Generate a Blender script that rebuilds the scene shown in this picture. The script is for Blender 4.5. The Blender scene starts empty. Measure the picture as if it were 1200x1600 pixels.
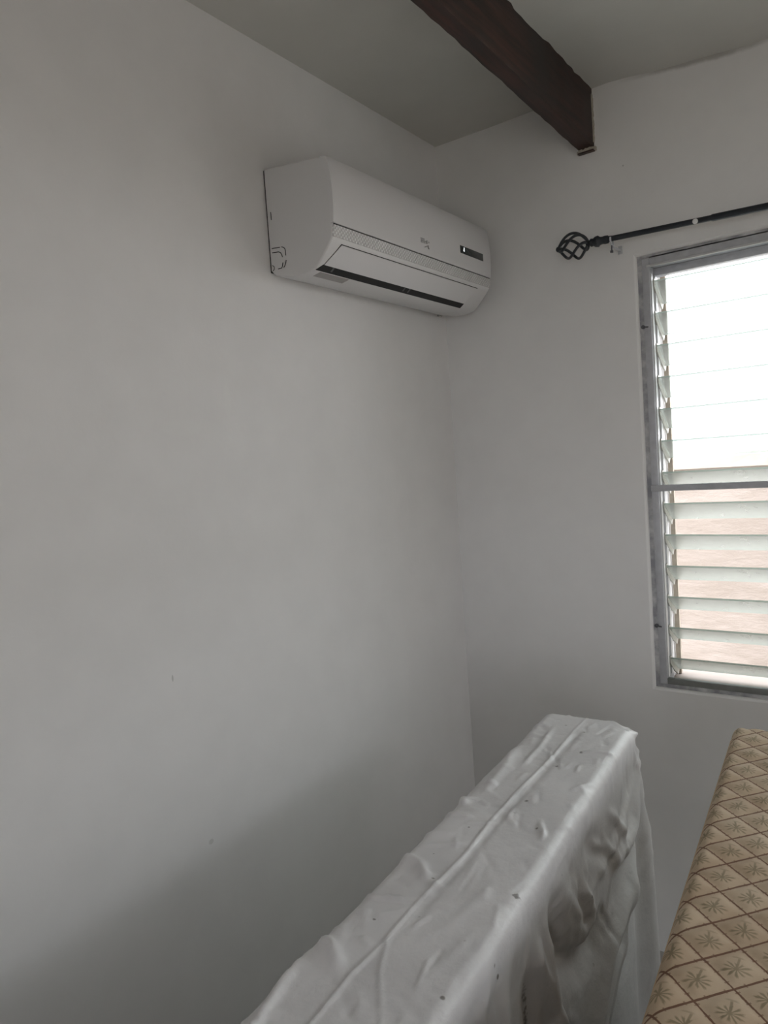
import bpy, bmesh, math, random
import numpy as np
from mathutils import Vector, Matrix

# ------------------------------------------------------------------ camera, sky, exposure
SC = bpy.context.scene
COL = SC.collection
CAM_POS = Vector((1.3255, -2.2486, 1.6))
YAW, PITCH, ROLL, FPX = math.radians(36.338), math.radians(-3.651), math.radians(-3.935), 1133.7
fwd = Vector((-math.sin(YAW) * math.cos(PITCH), math.cos(YAW) * math.cos(PITCH), math.sin(PITCH)))
right = fwd.cross(Vector((0, 0, 1))).normalized()
up = right.cross(fwd)
r2 = math.cos(ROLL) * right + math.sin(ROLL) * up
u2 = -math.sin(ROLL) * right + math.cos(ROLL) * up
cam_d = bpy.data.cameras.new('camera')
cam_d.sensor_fit = 'VERTICAL'
cam_d.sensor_height = 32.0
cam_d.sensor_width = 24.0
cam_d.lens = FPX / 1600 * 32.0
cam_d.clip_start = 0.02
cam = bpy.data.objects.new('camera', cam_d)
COL.objects.link(cam)
cam.matrix_world = Matrix(((r2.x, u2.x, -fwd.x, CAM_POS.x), (r2.y, u2.y, -fwd.y, CAM_POS.y),
                           (r2.z, u2.z, -fwd.z, CAM_POS.z), (0, 0, 0, 1)))
SC.camera = cam

SKY_STRENGTH = 6.9
world = bpy.data.worlds.new('overcast_sky')
SC.world = world
world.use_nodes = True
bg = world.node_tree.nodes['Background']
bg.inputs[0].default_value = (0.955, 0.98, 1.03, 1)
bg.inputs[1].default_value = SKY_STRENGTH

vs = SC.view_settings
vs.view_transform = 'Standard'
vs.look = 'None'
vs.exposure = 0.33
vs.gamma = 1.0
vs.use_curve_mapping = False

def portal(name, loc, rot, sx, sy):
    l = bpy.data.lights.new(name, 'AREA')
    l.shape = 'RECTANGLE'
    l.size, l.size_y = sx, sy
    l.cycles.is_portal = True
    o = bpy.data.objects.new(name, l)
    o.location, o.rotation_euler = loc, rot
    COL.objects.link(o)

# window opening in the far wall; one more window in the right wall and an open doorway behind the camera
WX0, WX1, WZ0, WZ1 = 0.658, 2.75, 0.852, 2.176
RX, FY = 3.0, -3.6           # right wall plane, front wall plane (behind the camera)
DX0, DX1, DZ1 = 1.70, 2.70, 1.98
portal('window_portal', ((WX0 + WX1) / 2, 0.2, (WZ0 + WZ1) / 2), (math.radians(-90), 0, 0), WX1 - WX0, WZ1 - WZ0)
W2Y0, W2Y1, W2Z0, W2Z1 = -1.80, -0.62, 1.0, 2.08
portal('side_window_portal', (RX + 0.2, (W2Y0 + W2Y1) / 2, (W2Z0 + W2Z1) / 2), (0, math.radians(90), 0), W2Z1 - W2Z0, W2Y1 - W2Y0)
portal('doorway_portal', ((DX0 + DX1) / 2, FY - 0.2, DZ1 / 2), (math.radians(90), 0, 0), DX1 - DX0, DZ1)

# ------------------------------------------------------------------ helpers
def lin(c):
    return tuple((v / 255 / 12.92) if v / 255 <= 0.04045 else ((v / 255 + 0.055) / 1.055) ** 2.4 for v in c)

class NT:
    """small wrapper to write shader maths"""
    def __init__(self, name):
        self.mat = bpy.data.materials.new(name)
        self.mat.use_nodes = True
        self.t = self.mat.node_tree
        self.bsdf = self.t.nodes['Principled BSDF']
        self.out = self.t.nodes['Material Output']
    def n(self, typ, **kw):
        nd = self.t.nodes.new(typ)
        for k, v in kw.items():
            setattr(nd, k, v)
        return nd
    def link(self, a, b):
        self.t.links.new(a, b)
    def put(self, sock, v):
        if hasattr(v, 'is_linked'):
            self.t.links.new(v, sock)
        else:
            sock.default_value = v
    def m(self, op, *a):
        nd = self.n('ShaderNodeMath', operation=op)
        for i, v in enumerate(a):
            self.put(nd.inputs[i], v)
        return nd.outputs[0]
    def step(self, v, lo, hi):           # smooth 0..1 between lo and hi
        nd = self.n('ShaderNodeMapRange', interpolation_type='SMOOTHSTEP')
        self.put(nd.inputs[0], v)
        nd.inputs[1].default_value, nd.inputs[2].default_value = lo, hi
        return nd.outputs[0]
    def obj(self):
        return self.n('ShaderNodeTexCoord').outputs['Object']
    def xyz(self, v):
        s = self.n('ShaderNodeSeparateXYZ')
        self.link(v, s.inputs[0])
        return s.outputs[0], s.outputs[1], s.outputs[2]
    def noise(self, vec, scale, detail=3, rough=0.55, stretch=None):
        if stretch:
            mp = self.n('ShaderNodeMapping')
            mp.inputs['Scale'].default_value = stretch
            self.link(vec, mp.inputs[0])
            vec = mp.outputs[0]
        nd = self.n('ShaderNodeTexNoise')
        self.link(vec, nd.inputs['Vector'])
        nd.inputs['Scale'].default_value = scale
        nd.inputs['Detail'].default_value = detail
        nd.inputs['Roughness'].default_value = rough
        return nd.outputs[0]
    def mix(self, f, a, b):
        nd = self.n('ShaderNodeMix', data_type='RGBA')
        self.put(nd.inputs[0], f)
        for i, v in ((6, a), (7, b)):
            if hasattr(v, 'is_linked'):
                self.link(v, nd.inputs[i])
            else:
                nd.inputs[i].default_value = (*v[:3], 1)
        return nd.outputs[2]
    def bump(self, h, strength, dist):
        nd = self.n('ShaderNodeBump')
        nd.inputs['Strength'].default_value = strength
        nd.inputs['Distance'].default_value = dist
        self.link(h, nd.inputs['Height'])
        self.link(nd.outputs[0], self.bsdf.inputs['Normal'])
    def col(self, v):
        if hasattr(v, 'is_linked'):
            self.link(v, self.bsdf.inputs['Base Color'])
        else:
            self.bsdf.inputs['Base Color'].default_value = (*v[:3], 1)
    def set(self, **kw):
        for k, v in kw.items():
            self.put(self.bsdf.inputs[k.replace('_', ' ')], v)

def plain(name, rgb, rough=0.5, metal=0.0, var=0.06, scale=30, spec=0.5, bump=0.0, bscale=120):
    t = NT(name)
    c = t.obj()
    nz = t.noise(c, scale, 4)
    a = [min(1, v * (1 + var)) for v in rgb]
    b = [v * (1 - var) for v in rgb]
    t.col(t.mix(nz, b, a))
    t.set(Roughness=rough, Metallic=metal)
    t.bsdf.inputs['Specular IOR Level'].default_value = spec
    if bump:
        t.bump(t.noise(c, bscale, 3), bump, 0.002)
    return t.mat

def link_obj(name, me, mats, parent=None):
    o = bpy.data.objects.new(name, me)
    for m in (mats if isinstance(mats, (list, tuple)) else [mats]):
        if me.materials.find(m.name) < 0:
            me.materials.append(m)
    COL.objects.link(o)
    if parent is not None:
        o.parent = parent
    return o

def from_bm(name, bm, mats, parent=None, smooth=None):
    bmesh.ops.recalc_face_normals(bm, faces=bm.faces)
    me = bpy.data.meshes.new(name)
    bm.to_mesh(me)
    bm.free()
    if smooth is not None:
        me.polygons.foreach_set('use_smooth', [True] * len(me.polygons))
        me.set_sharp_from_angle(angle=math.radians(smooth))
    return link_obj(name, me, mats, parent)

def tag(o, label=None, cat=None, group=None, kind=None):
    for k, v in (('label', label), ('category', cat), ('group', group), ('kind', kind)):
        if v:
            o[k] = v
    return o

def empty(name, loc=(0, 0, 0), rz=0):
    o = bpy.data.objects.new(name, None)
    o.empty_display_size = 0.05
    o.location = loc
    o.rotation_euler = (0, 0, rz)
    COL.objects.link(o)
    return o

def box(bm, x0, x1, y0, y1, z0, z1, bevel=0.0, mi=0):
    vs_ = [bm.verts.new(p) for p in ((x0, y0, z0), (x1, y0, z0), (x1, y1, z0), (x0, y1, z0),
                                      (x0, y0, z1), (x1, y0, z1), (x1, y1, z1), (x0, y1, z1))]
    fs = [bm.faces.new([vs_[i] for i in q]) for q in ((3, 2, 1, 0), (4, 5, 6, 7), (0, 1, 5, 4), (1, 2, 6, 5), (2, 3, 7, 6), (3, 0, 4, 7))]
    for f in fs:
        f.material_index = mi
    if bevel:
        es = list({e for f in fs for e in f.edges})
        bmesh.ops.bevel(bm, geom=es, offset=bevel, segments=2, profile=0.5, affect='EDGES')

def box_obj(name, dims, mats, parent=None, bevel=0.0):
    bm = bmesh.new()
    box(bm, *dims, bevel=bevel)
    return from_bm(name, bm, mats, parent, smooth=35 if bevel else None)

def tube(bm, pts, rad, n=10, cap=True):
    pts = [Vector(p) for p in pts]
    rads = rad if isinstance(rad, (list, tuple)) else [rad] * len(pts)
    rings, prev = [], None
    for i, p in enumerate(pts):
        d = (pts[min(i + 1, len(pts) - 1)] - pts[max(i - 1, 0)]).normalized()
        if prev is None:
            a = Vector((0, 0, 1)) if abs(d.z) < 0.9 else Vector((1, 0, 0))
            x = d.cross(a).normalized()
        else:
            x = (prev - d * prev.dot(d)).normalized()
        prev = x
        y = d.cross(x)
        rings.append([bm.verts.new(p + (x * math.cos(2 * math.pi * k / n) + y * math.sin(2 * math.pi * k / n)) * rads[i]) for k in range(n)])
    for a, b in zip(rings, rings[1:]):
        for k in range(n):
            bm.faces.new((a[k], a[(k + 1) % n], b[(k + 1) % n], b[k]))
    if cap:
        bm.faces.new(rings[0][::-1])
        bm.faces.new(rings[-1])

def prism_y(bm, prof, ys):
    """profile [(x,z)] swept along y; ys = [(y, inset towards centroid)]"""
    cx = sum(p[0] for p in prof) / len(prof)
    cz = sum(p[1] for p in prof) / len(prof)
    rings = []
    for y, ins in ys:
        ring = []
        for x, z in prof:
            d = Vector((cx - x, cz - z))
            d = d.normalized() * ins if d.length else d
            xx = x if x < 0.01 else x + d.x
            ring.append(bm.verts.new((xx, y, z + d.y)))
        rings.append(ring)
    n = len(prof)
    for a, b in zip(rings, rings[1:]):
        for k in range(n):
            bm.faces.new((a[k], a[(k + 1) % n], b[(k + 1) % n], b[k]))
    bm.faces.new(rings[0][::-1])
    bm.faces.new(rings[-1])

def ring_wall(bm, outer, hole_a, hole_b, d0, d1, axis):
    """slab between depth d0 and d1 with a rectangular hole (hole_a at d0, hole_b at d1).
    axis 'y': slab coords (x,z) depth y ; axis 'x': slab coords (y,z) depth x"""
    def P(u, w, d):
        return (u, d, w) if axis == 'y' else (d, u, w)
    def rect(r, d):
        u0, u1, w0, w1 = r
        return [bm.verts.new(P(*q, d)) for q in ((u0, w0), (u1, w0), (u1, w1), (u0, w1))]
    oa, ob = rect(outer, d0), rect(outer, d1)
    ha, hb = rect(hole_a, d0), rect(hole_b, d1)
    for k in range(4):
        j = (k + 1) % 4
        bm.faces.new((oa[k], oa[j], ha[j], ha[k]))
        bm.faces.new((ob[k], ob[j], hb[j], hb[k]))
        bm.faces.new((oa[k], oa[j], ob[j], ob[k]))
        bm.faces.new((ha[k], ha[j], hb[j], hb[k]))

def rounded_grid(L, W, H, r, step, disp, sub=None):
    """dense rounded box: x in 0..W, y in -L..0, z in -H..0; disp(P, N) gives extra offset along N"""
    sx, sy, sz = step if isinstance(step, tuple) else (step,) * 3
    nx, ny, nz = max(2, round(W / sx)), max(2, round(L / sy)), max(2, round(H / sz))
    idx, keys, faces = {}, [], []
    def vid(i, j, k):
        q = (i, j, k)
        v = idx.get(q)
        if v is None:
            v = idx[q] = len(keys)
            keys.append(q)
        return v
    for k in (0, nz):
        for i in range(nx):
            for j in range(ny):
                f = [vid(i, j, k), vid(i + 1, j, k), vid(i + 1, j + 1, k), vid(i, j + 1, k)]
                faces.append(f if k else f[::-1])
    for i in (0, nx):
        for j in range(ny):
            for k in range(nz):
                f = [vid(i, j, k), vid(i, j + 1, k), vid(i, j + 1, k + 1), vid(i, j, k + 1)]
                faces.append(f if i else f[::-1])
    for j in (0, ny):
        for i in range(nx):
            for k in range(nz):
                f = [vid(i, j, k), vid(i + 1, j, k), vid(i + 1, j, k + 1), vid(i, j, k + 1)]
                faces.append(f[::-1] if j else f)
    K = np.array(keys, float)
    P = np.stack([K[:, 0] / nx * W, -L + K[:, 1] / ny * L, -H + K[:, 2] / nz * H], 1)
    lo = np.array([r, -L + r, -H + r])
    hi = np.array([W - r, -r, -r])
    Q = np.clip(P, lo, hi)
    D = P - Q
    ln = np.linalg.norm(D, axis=1, keepdims=True)
    N = D / np.maximum(ln, 1e-9)
    P = Q + N * r
    P = P + disp(P, N)
    me = bpy.data.meshes.new('soft_box')
    me.from_pydata(P.tolist(), [], faces)
    me.polygons.foreach_set('use_smooth', [True] * len(me.polygons))
    me.update()
    return me

# ------------------------------------------------------------------ materials of the shell
def wall_paint(name, rgb, marks=(), damp=False):
    t = NT(name)
    c = t.obj()
    big = t.noise(c, 1.6, 3)
    fine = t.noise(c, 9, 5)
    v = t.m('ADD', t.m('MULTIPLY', big, 0.6), t.m('MULTIPLY', fine, 0.4))
    base = t.mix(t.step(v, 0.3, 0.7), [x * 0.955 for x in rgb], [min(1, x * 1.02) for x in rgb])
    for (px, py, pz, rx, ry, rz, tone, amt) in marks:          # little smears and chips in the paint
        x, y, z = t.xyz(c)
        q = [t.m('POWER', t.m('DIVIDE', t.m('ABSOLUTE', t.m('SUBTRACT', s, p)), r), 2.0) for s, p, r in ((x, px, rx), (y, py, ry), (z, pz, rz))]
        d = t.m('ADD', t.m('ADD', q[0], q[1]), q[2])
        d = t.m('ADD', d, t.m('MULTIPLY', t.m('SUBTRACT', fine, 0.5), 1.4))
        base = t.mix(t.m('MULTIPLY', t.m('SUBTRACT', 1.0, t.step(d, 0.5, 1.1)), amt), base, tone)
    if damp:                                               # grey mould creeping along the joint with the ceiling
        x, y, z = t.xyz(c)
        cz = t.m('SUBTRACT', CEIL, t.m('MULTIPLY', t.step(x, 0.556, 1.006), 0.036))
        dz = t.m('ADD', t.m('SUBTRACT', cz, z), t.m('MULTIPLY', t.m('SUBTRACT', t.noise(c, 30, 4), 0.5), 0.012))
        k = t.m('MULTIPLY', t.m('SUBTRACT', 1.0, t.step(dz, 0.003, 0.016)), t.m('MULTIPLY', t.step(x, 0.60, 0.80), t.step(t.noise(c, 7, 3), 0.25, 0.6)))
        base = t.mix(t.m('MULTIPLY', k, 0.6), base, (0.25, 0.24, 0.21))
    t.col(base)
    t.set(Roughness=0.55)
    t.bsdf.inputs['Specular IOR Level'].default_value = 0.35
    t.bump(t.m('ADD', t.m('MULTIPLY', t.noise(c, 3.0, 2), 3.0), t.noise(c, 60, 4)), 0.25, 0.0012)
    return t.mat

CEIL = 2.69
WALL = (0.80, 0.79, 0.78)
M_left = wall_paint('white_wall_paint', WALL, [
    (0, -1.272, 1.166, 1, 0.0025, 0.009, (0.3, 0.3, 0.28), 0.5),
    (0, -1.206, 0.763, 1, 0.008, 0.007, (0.5, 0.49, 0.46), 0.45),
    (0, -1.048, 1.782, 1, 0.012, 0.05, (0.80, 0.80, 0.78), 0.5),
    (0, -1.187, 1.716, 1, 0.06, 0.02, (0.80, 0.80, 0.78), 0.3),
    (0, -1.60, 1.75, 1, 0.004, 0.004, (0.3, 0.3, 0.28), 0.5)])
M_back = wall_paint('white_window_wall_paint', WALL, [
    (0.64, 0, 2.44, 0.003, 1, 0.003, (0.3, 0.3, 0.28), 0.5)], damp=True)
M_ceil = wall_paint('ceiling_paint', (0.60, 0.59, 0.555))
M_floor = plain('floor_tile', (0.38, 0.36, 0.33), 0.35, var=0.12, scale=6)

# ------------------------------------------------------------------ the room shell
CEIL = 2.69
def struct(o):
    return tag(o, kind='structure')

struct(box_obj('floor', (-0.15, RX + 0.15, FY - 0.15, 0.18, -0.1, 0.0), M_floor))
struct(box_obj('wall_left', (-0.15, 0.0, FY - 0.15, 0.0, 0.0, CEIL + 0.1), M_left))
bm = bmesh.new()
ow = (-0.15, RX + 0.15, 0.0, CEIL + 0.1)
ring_wall(bm, ow, (WX0, WX1, WZ0, WZ1), (WX0 + 0.005, WX1 - 0.005, WZ0 + 0.006, WZ1 - 0.005), 0.0, 0.004, 'y')
ring_wall(bm, ow, (WX0 + 0.005, WX1 - 0.005, WZ0 + 0.006, WZ1 - 0.005), (WX0 + 0.008, WX1 - 0.008, WZ0 + 0.008, WZ1 - 0.008), 0.004, 0.014, 'y')
h2 = (WX0 + 0.034, WX1 - 0.034, WZ0 + 0.012, WZ1 - 0.034)
ring_wall(bm, ow, h2, h2, 0.014, 0.18, 'y')
struct(from_bm('wall_back', bm, M_back))
bm = bmesh.new()
hw2 = (W2Y0, W2Y1, W2Z0, W2Z1)
ring_wall(bm, (FY - 0.15, 0.0, 0.0, CEIL + 0.1), hw2, hw2, RX, RX + 0.15, 'x')
struct(from_bm('wall_right', bm, M_back))
bm = bmesh.new()
hd = (DX0, DX1, 0.0, DZ1)
ring_wall(bm, (0.0, RX, -0.05, CEIL + 0.1), hd, hd, FY - 0.15, FY, 'y')
struct(from_bm('wall_front', bm, M_left))

def ceil_z(x):
    t = min(max((x - 0.556) / 0.45, 0), 1)
    return CEIL - 0.036 * t * t * (3 - 2 * t)
bm = bmesh.new()
xs = [0, 0.2, 0.4, 0.5] + [0.556 + 0.05 * k for k in range(11)] + [1.4, 2.0, 2.8, RX]
ys = [0, -0.5, -1.2, -2, -3, FY]
g = [[bm.verts.new((x, y, ceil_z(x) + (0.002 * math.sin(x * 23 + y * 5) if y == 0 else 0))) for y in ys] for x in xs]
gt = [[bm.verts.new((x, y, CEIL + 0.12)) for y in ys] for x in xs]
for A in (g, gt):
    for i in range(len(xs) - 1):
        for j in range(len(ys) - 1):
            bm.faces.new((A[i][j], A[i + 1][j], A[i + 1][j + 1], A[i][j + 1]))
for i in range(len(xs) - 1):
    for j in (0, len(ys) - 1):
        bm.faces.new((g[i][j], g[i + 1][j], gt[i + 1][j], gt[i][j]))
for j in range(len(ys) - 1):
    for i in (0, len(xs) - 1):
        bm.faces.new((g[i][j], g[i][j + 1], gt[i][j + 1], gt[i][j]))
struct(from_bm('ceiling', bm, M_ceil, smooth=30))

# ------------------------------------------------------------------ outside the window
t = NT('beige_render')
c = t.obj()
n1 = t.noise(c, 3.0, 6, 0.65, (1, 1, 5))
base = t.mix(t.step(n1, 0.35, 0.7), (0.195, 0.162, 0.137), (0.238, 0.202, 0.177))
t.col(base)
t.set(Roughness=0.9)
t.bump(t.noise(c, 14, 6, 0.7, (1, 1, 3)), 0.6, 0.02)
M_beige = t.mat
M_coping = plain('coping_stone', (0.28, 0.25, 0.205), 0.9, var=0.2, scale=8, bump=0.8, bscale=25)
M_ground = plain('dry_soil', (0.25, 0.23, 0.19), 0.95, var=0.2, scale=3)
M_bounce = plain('pale_bounce_ground', (0.68, 0.66, 0.62), 0.9, var=0.1, scale=3)
struct(box_obj('ground', (-14, 14, -16, 16, -0.3, -0.12), M_ground))
struct(box_obj('ground_bounce', (-6, 6, 0.18, 2.2, -0.12, -0.08), M_bounce))  # unseen pale strip added to bounce skylight up to the ceiling
gw = struct(box_obj('wall_garden', (-12, 10, 2.2, 2.4, -0.12, 1.46), M_beige))
struct(box_obj('wall_sky_blocker', (4.9, 5.1, -6.0, 2.2, -0.12, 2.4), M_beige))  # unseen wall added to keep low sky out of the right-hand window
# rough coping along the top of the garden wall
bm = bmesh.new()
random.seed(5)
N = 150
prev = None
for i in range(N + 1):
    x = -12 + 22 * i / N
    z = 1.535 + random.uniform(-0.012, 0.012)
    ring = [bm.verts.new(p) for p in ((x, 2.17 + random.uniform(-.008, .008), 1.46), (x, 2.17 + random.uniform(-.008, .008), z - 0.015), (x, 2.2, z), (x, 2.42, z), (x, 2.43, 1.46))]
    if prev:
        for k in range(5):
            bm.faces.new((prev[k], prev[(k + 1) % 5], ring[(k + 1) % 5], ring[k]))
    else:
        bm.faces.new(ring)
    prev = ring
bm.faces.new(prev)
from_bm('coping', bm, M_coping, gw)

# ------------------------------------------------------------------ jalousie window
M_alu = plain('weathered_aluminium', (0.50, 0.505, 0.53), 0.5, metal=0.25, var=0.2, scale=45, bump=0.2)
M_alu_dark = plain('dull_aluminium_sill', (0.23, 0.235, 0.225), 0.55, metal=0.3, var=0.25, scale=35)
M_track = plain('bright_track', (0.62, 0.62, 0.62), 0.45, metal=0.2, var=0.1)
M_gap = plain('dark_fixing', (0.10, 0.10, 0.11), 0.7, var=0.3, scale=60)
t = NT('old_sealant')
c = t.obj()
t.col(t.mix(t.step(t.noise(c, 17, 5, 0.6), 0.38, 0.72), (0.27, 0.27, 0.29), (0.58, 0.58, 0.58)))
t.set(Roughness=0.9)
M_seal = t.mat
M_clip = plain('clip_metal', (0.42, 0.41, 0.37), 0.55, metal=0.3, var=0.25, scale=80)
M_tan = plain('outer_strip', (0.36, 0.31, 0.25), 0.8, var=0.25, scale=60)
t = NT('frosted_louvre_glass')
c = t.obj()
tr = t.n('ShaderNodeBsdfTranslucent')
tr.inputs[0].default_value = (0.26, 0.258, 0.243, 1)
df = t.n('ShaderNodeBsdfDiffuse')
df.inputs[0].default_value = (0.48, 0.49, 0.465, 1)
tp = t.n('ShaderNodeBsdfTransparent')
tp.inputs[0].default_value = (0.92, 0.96, 0.93, 1)
gl = t.n('ShaderNodeBsdfGlossy')
gl.inputs['Roughness'].default_value = 0.25
m1 = t.n('ShaderNodeMixShader'); m1.inputs[0].default_value = 0.40
t.link(tr.outputs[0], m1.inputs[1]); t.link(df.outputs[0], m1.inputs[2])
m2 = t.n('ShaderNodeMixShader'); t.put(m2.inputs[0], t.m('ADD', 0.42, t.m('MULTIPLY', t.noise(c, 25, 3), 0.12)))
t.link(m1.outputs[0], m2.inputs[1]); t.link(tp.outputs[0], m2.inputs[2])
m3 = t.n('ShaderNodeMixShader'); m3.inputs[0].default_value = 0.06
t.link(m2.outputs[0], m3.inputs[1]); t.link(gl.outputs[0], m3.inputs[2])
t.link(m3.outputs[0], t.out.inputs[0])
M_glass = t.mat
t = NT('green_glass_edge')
tr = t.n('ShaderNodeBsdfTranslucent')
tr.inputs[0].default_value = (0.30, 0.34, 0.31, 1)
tp = t.n('ShaderNodeBsdfTransparent')
tp.inputs[0].default_value = (0.75, 0.82, 0.78, 1)
m1 = t.n('ShaderNodeMixShader'); m1.inputs[0].default_value = 0.15
t.link(tr.outputs[0], m1.inputs[1]); t.link(tp.outputs[0], m1.inputs[2])
t.link(m1.outputs[0], t.out.inputs[0])
M_gedge = t.mat

M_osill = plain('tan_outer_sill', (0.20, 0.17, 0.145), 0.85, var=0.15, scale=20)
def make_window(name, x0, x1, z0, z1, bays):
    """jalousie in local coords: x along the wall, y outwards, z up (frame outer rect x0..x1, z0..z1)"""
    w = empty(name)
    struct(w)
    fw = 0.026
    bm = bmesh.new()
    ring_wall(bm, (x0 - 0.009, x1 + 0.009, z0 - 0.006, z1 + 0.008), (x0 + 0.005, x1 - 0.005, z0 + 0.005, z1 - 0.005), (x0 + 0.005, x1 - 0.005, z0 + 0.005, z1 - 0.005), 0.0030, 0.0052, 'y')
    from_bm('sealant_joint', bm, M_seal, w)
    # frame members
    for nm, d in (('frame_jamb', (x0, x0 + fw, 0.004, 0.085, z0, z1)), ('frame_jamb', (x1 - fw, x1, 0.004, 0.085, z0, z1)),
                  ('frame_head', (x0 + fw, x1 - fw, 0.003, 0.085, z1 - 0.027, z1))):
        box_obj(nm, d, M_alu, w, bevel=0.002)
    box_obj('frame_sill', (x0 + fw, x1 - fw, 0.0035, 0.020, z0 - 0.002, z0 + 0.023), M_alu_dark, w, bevel=0.002)
    box_obj('outer_sill', (x0 + fw - 0.005, x1 - fw + 0.005, 0.021, 0.20, z0 - 0.006, z0 + 0.003), M_osill, w, bevel=0.001)
    box_obj('head_flashing', (x0 + fw, x1 - fw, 0.050, 0.085, z1 - 0.050, z1 - 0.027), M_alu, w, bevel=0.002)
    box_obj('head_lip', (x0 + fw * 0.7, x1 - fw * 0.7, 0.0, 0.006, z1 - 0.031, z1 - 0.025), M_track, w, bevel=0.001)
    box_obj('mid_rail', (x0 + 0.006, x1 - 0.006, -0.010, 0.004, 1.466, 1.485), M_alu, w, bevel=0.002)
    for zz in (1.96, 1.052):
        bm = bmesh.new()
        tube(bm, [(x0 + 0.002, -0.002, zz), (x0 + 0.002, 0.006, zz)], [0.006, 0.006], 10)
        tube(bm, [(x0 + 0.002, -0.003, zz), (x0 + 0.018, -0.003, zz - 0.002)], [0.0022, 0.0022], 6)
        from_bm('frame_screw', bm, M_gap, w, smooth=40)
    xm = [(x0 + fw, x1 - fw)]
    if bays == 2:
        mid = (x0 + x1) / 2
        box_obj('frame_mullion', (mid - 0.022, mid + 0.022, 0.004, 0.085, z0 + 0.027, z1 - 0.027), M_alu, w, bevel=0.002)
        xm = [(x0 + fw, mid - 0.022), (mid + 0.022, x1 - fw)]
    slat_me = clip_me = None
    rnd = random.Random(3)
    for a, b in xm:
        for xx, s in ((a, 1), (b, -1)):
            lo, hi = sorted((xx, xx + s * 0.0035))
            box_obj('louvre_track', (lo, hi, 0.010, 0.026, z0 + 0.027, z1 - 0.05), M_track, w)
            lo, hi = sorted((xx, xx + s * 0.005))
            box_obj('louvre_track', (lo, hi, 0.045, 0.062, z0 + 0.027, z1 - 0.05), M_track, w)
            lo, hi = sorted((xx - s * 0.004, xx + s * 0.011))
            box_obj('outer_strip', (lo, hi, 0.128, 0.140, z0 + 0.005, z1 - 0.005), M_tan, w)
        ln = b - a - 0.012
        n = 13
        for k in range(n):
            zi = z1 - 0.067 - 0.0957 * k
            if slat_me is None:
                bm = bmesh.new()
                dy, dz, th = 0.087, -0.053, 0.0055
                nn = Vector((0, -dz, dy)).normalized() * th
                for (p0, p1) in (((0, 0), (dy, dz)),):
                    q = [(0, 0, 0), (ln, 0, 0), (ln, dy, dz), (0, dy, dz)]
                    lo_ = [bm.verts.new(Vector(v) - nn) for v in q]
                    hi_ = [bm.verts.new(Vector(v)) for v in q]
                    bm.faces.new(lo_); bm.faces.new(hi_)
                    for i in range(4):
                        j = (i + 1) % 4
                        f = bm.faces.new((lo_[i], lo_[j], hi_[j], hi_[i]))
                        f.material_index = 1
                s = from_bm('louvre_slat', bm, [M_glass, M_gedge], w)
                slat_me = s.data
            else:
                s = bpy.data.objects.new('louvre_slat', slat_me)
                COL.objects.link(s)
                s.parent = w
            s.location = (a + 0.006, 0.03, zi)
            s.rotation_euler = (math.radians(rnd.uniform(-1.5, 1.5)), math.radians(rnd.uniform(-0.12, 0.12)), 0)
            for e in (0, 1):
                if clip_me is None:
                    bm = bmesh.new()
                    prof = [(-0.004, 0.004), (0.002, 0.006), (0.045, -0.020), (0.089, -0.048), (0.091, -0.058), (0.080, -0.074), (0.060, -0.062), (0.036, -0.050), (0.012, -0.032), (-0.003, -0.018)]
                    A = [bm.verts.new((-0.0045, y, z)) for y, z in prof]
                    B = [bm.verts.new((0.0005, y, z)) for y, z in prof]
                    bm.faces.new(A[::-1]); bm.faces.new(B)
                    for i in range(len(prof)):
                        j = (i + 1) % len(prof)
                        bm.faces.new((A[i], A[j], B[j], B[i]))
                    cl = from_bm('slat_clip', bm, M_clip, s)
                    clip_me = cl.data
                else:
                    cl = bpy.data.objects.new('slat_clip', clip_me)
                    COL.objects.link(cl)
                    cl.parent = s
                cl.location = (0 if e == 0 else ln + 0.004, 0, 0)
    return w

win1 = make_window('window_1', WX0 + 0.015, WX1 - 0.015, WZ0 + 0.014, WZ1 - 0.012, 2)
win1['label'] = 'aluminium jalousie window with frosted glass louvre slats tilted open'
win1.location = (0, 0.008, 0)

# second window, in the right-hand wall
w2 = empty('window_2')
struct(w2)
for nm, d in (('frame_jamb', (RX + 0.02, RX + 0.09, W2Y0, W2Y0 + 0.03, W2Z0, W2Z1)), ('frame_jamb', (RX + 0.02, RX + 0.09, W2Y1 - 0.03, W2Y1, W2Z0, W2Z1)),
              ('frame_head', (RX + 0.02, RX + 0.09, W2Y0 + 0.03, W2Y1 - 0.03, W2Z1 - 0.03, W2Z1)), ('frame_sill', (RX + 0.02, RX + 0.09, W2Y0 + 0.03, W2Y1 - 0.03, W2Z0, W2Z0 + 0.03)),
              ('frame_mullion', (RX + 0.02, RX + 0.09, (W2Y0 + W2Y1) / 2 - 0.02, (W2Y0 + W2Y1) / 2 + 0.02, W2Z0 + 0.03, W2Z1 - 0.03))):
    box_obj(nm, d, M_alu, w2, bevel=0.002)

# open doorway behind the camera
d1 = empty('door_1')
struct(d1)
M_frame = plain('white_door_paint', (0.7, 0.69, 0.66), 0.4)
for nm, d in (('door_jamb', (DX0, DX0 + 0.04, FY - 0.16, FY + 0.01, 0.0, DZ1)), ('door_jamb', (DX1 - 0.04, DX1, FY - 0.16, FY + 0.01, 0.0, DZ1)),
              ('door_head', (DX0 + 0.04, DX1 - 0.04, FY - 0.16, FY + 0.01, DZ1 - 0.04, DZ1))):
    box_obj(nm, d, M_frame, d1, bevel=0.002)

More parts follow.
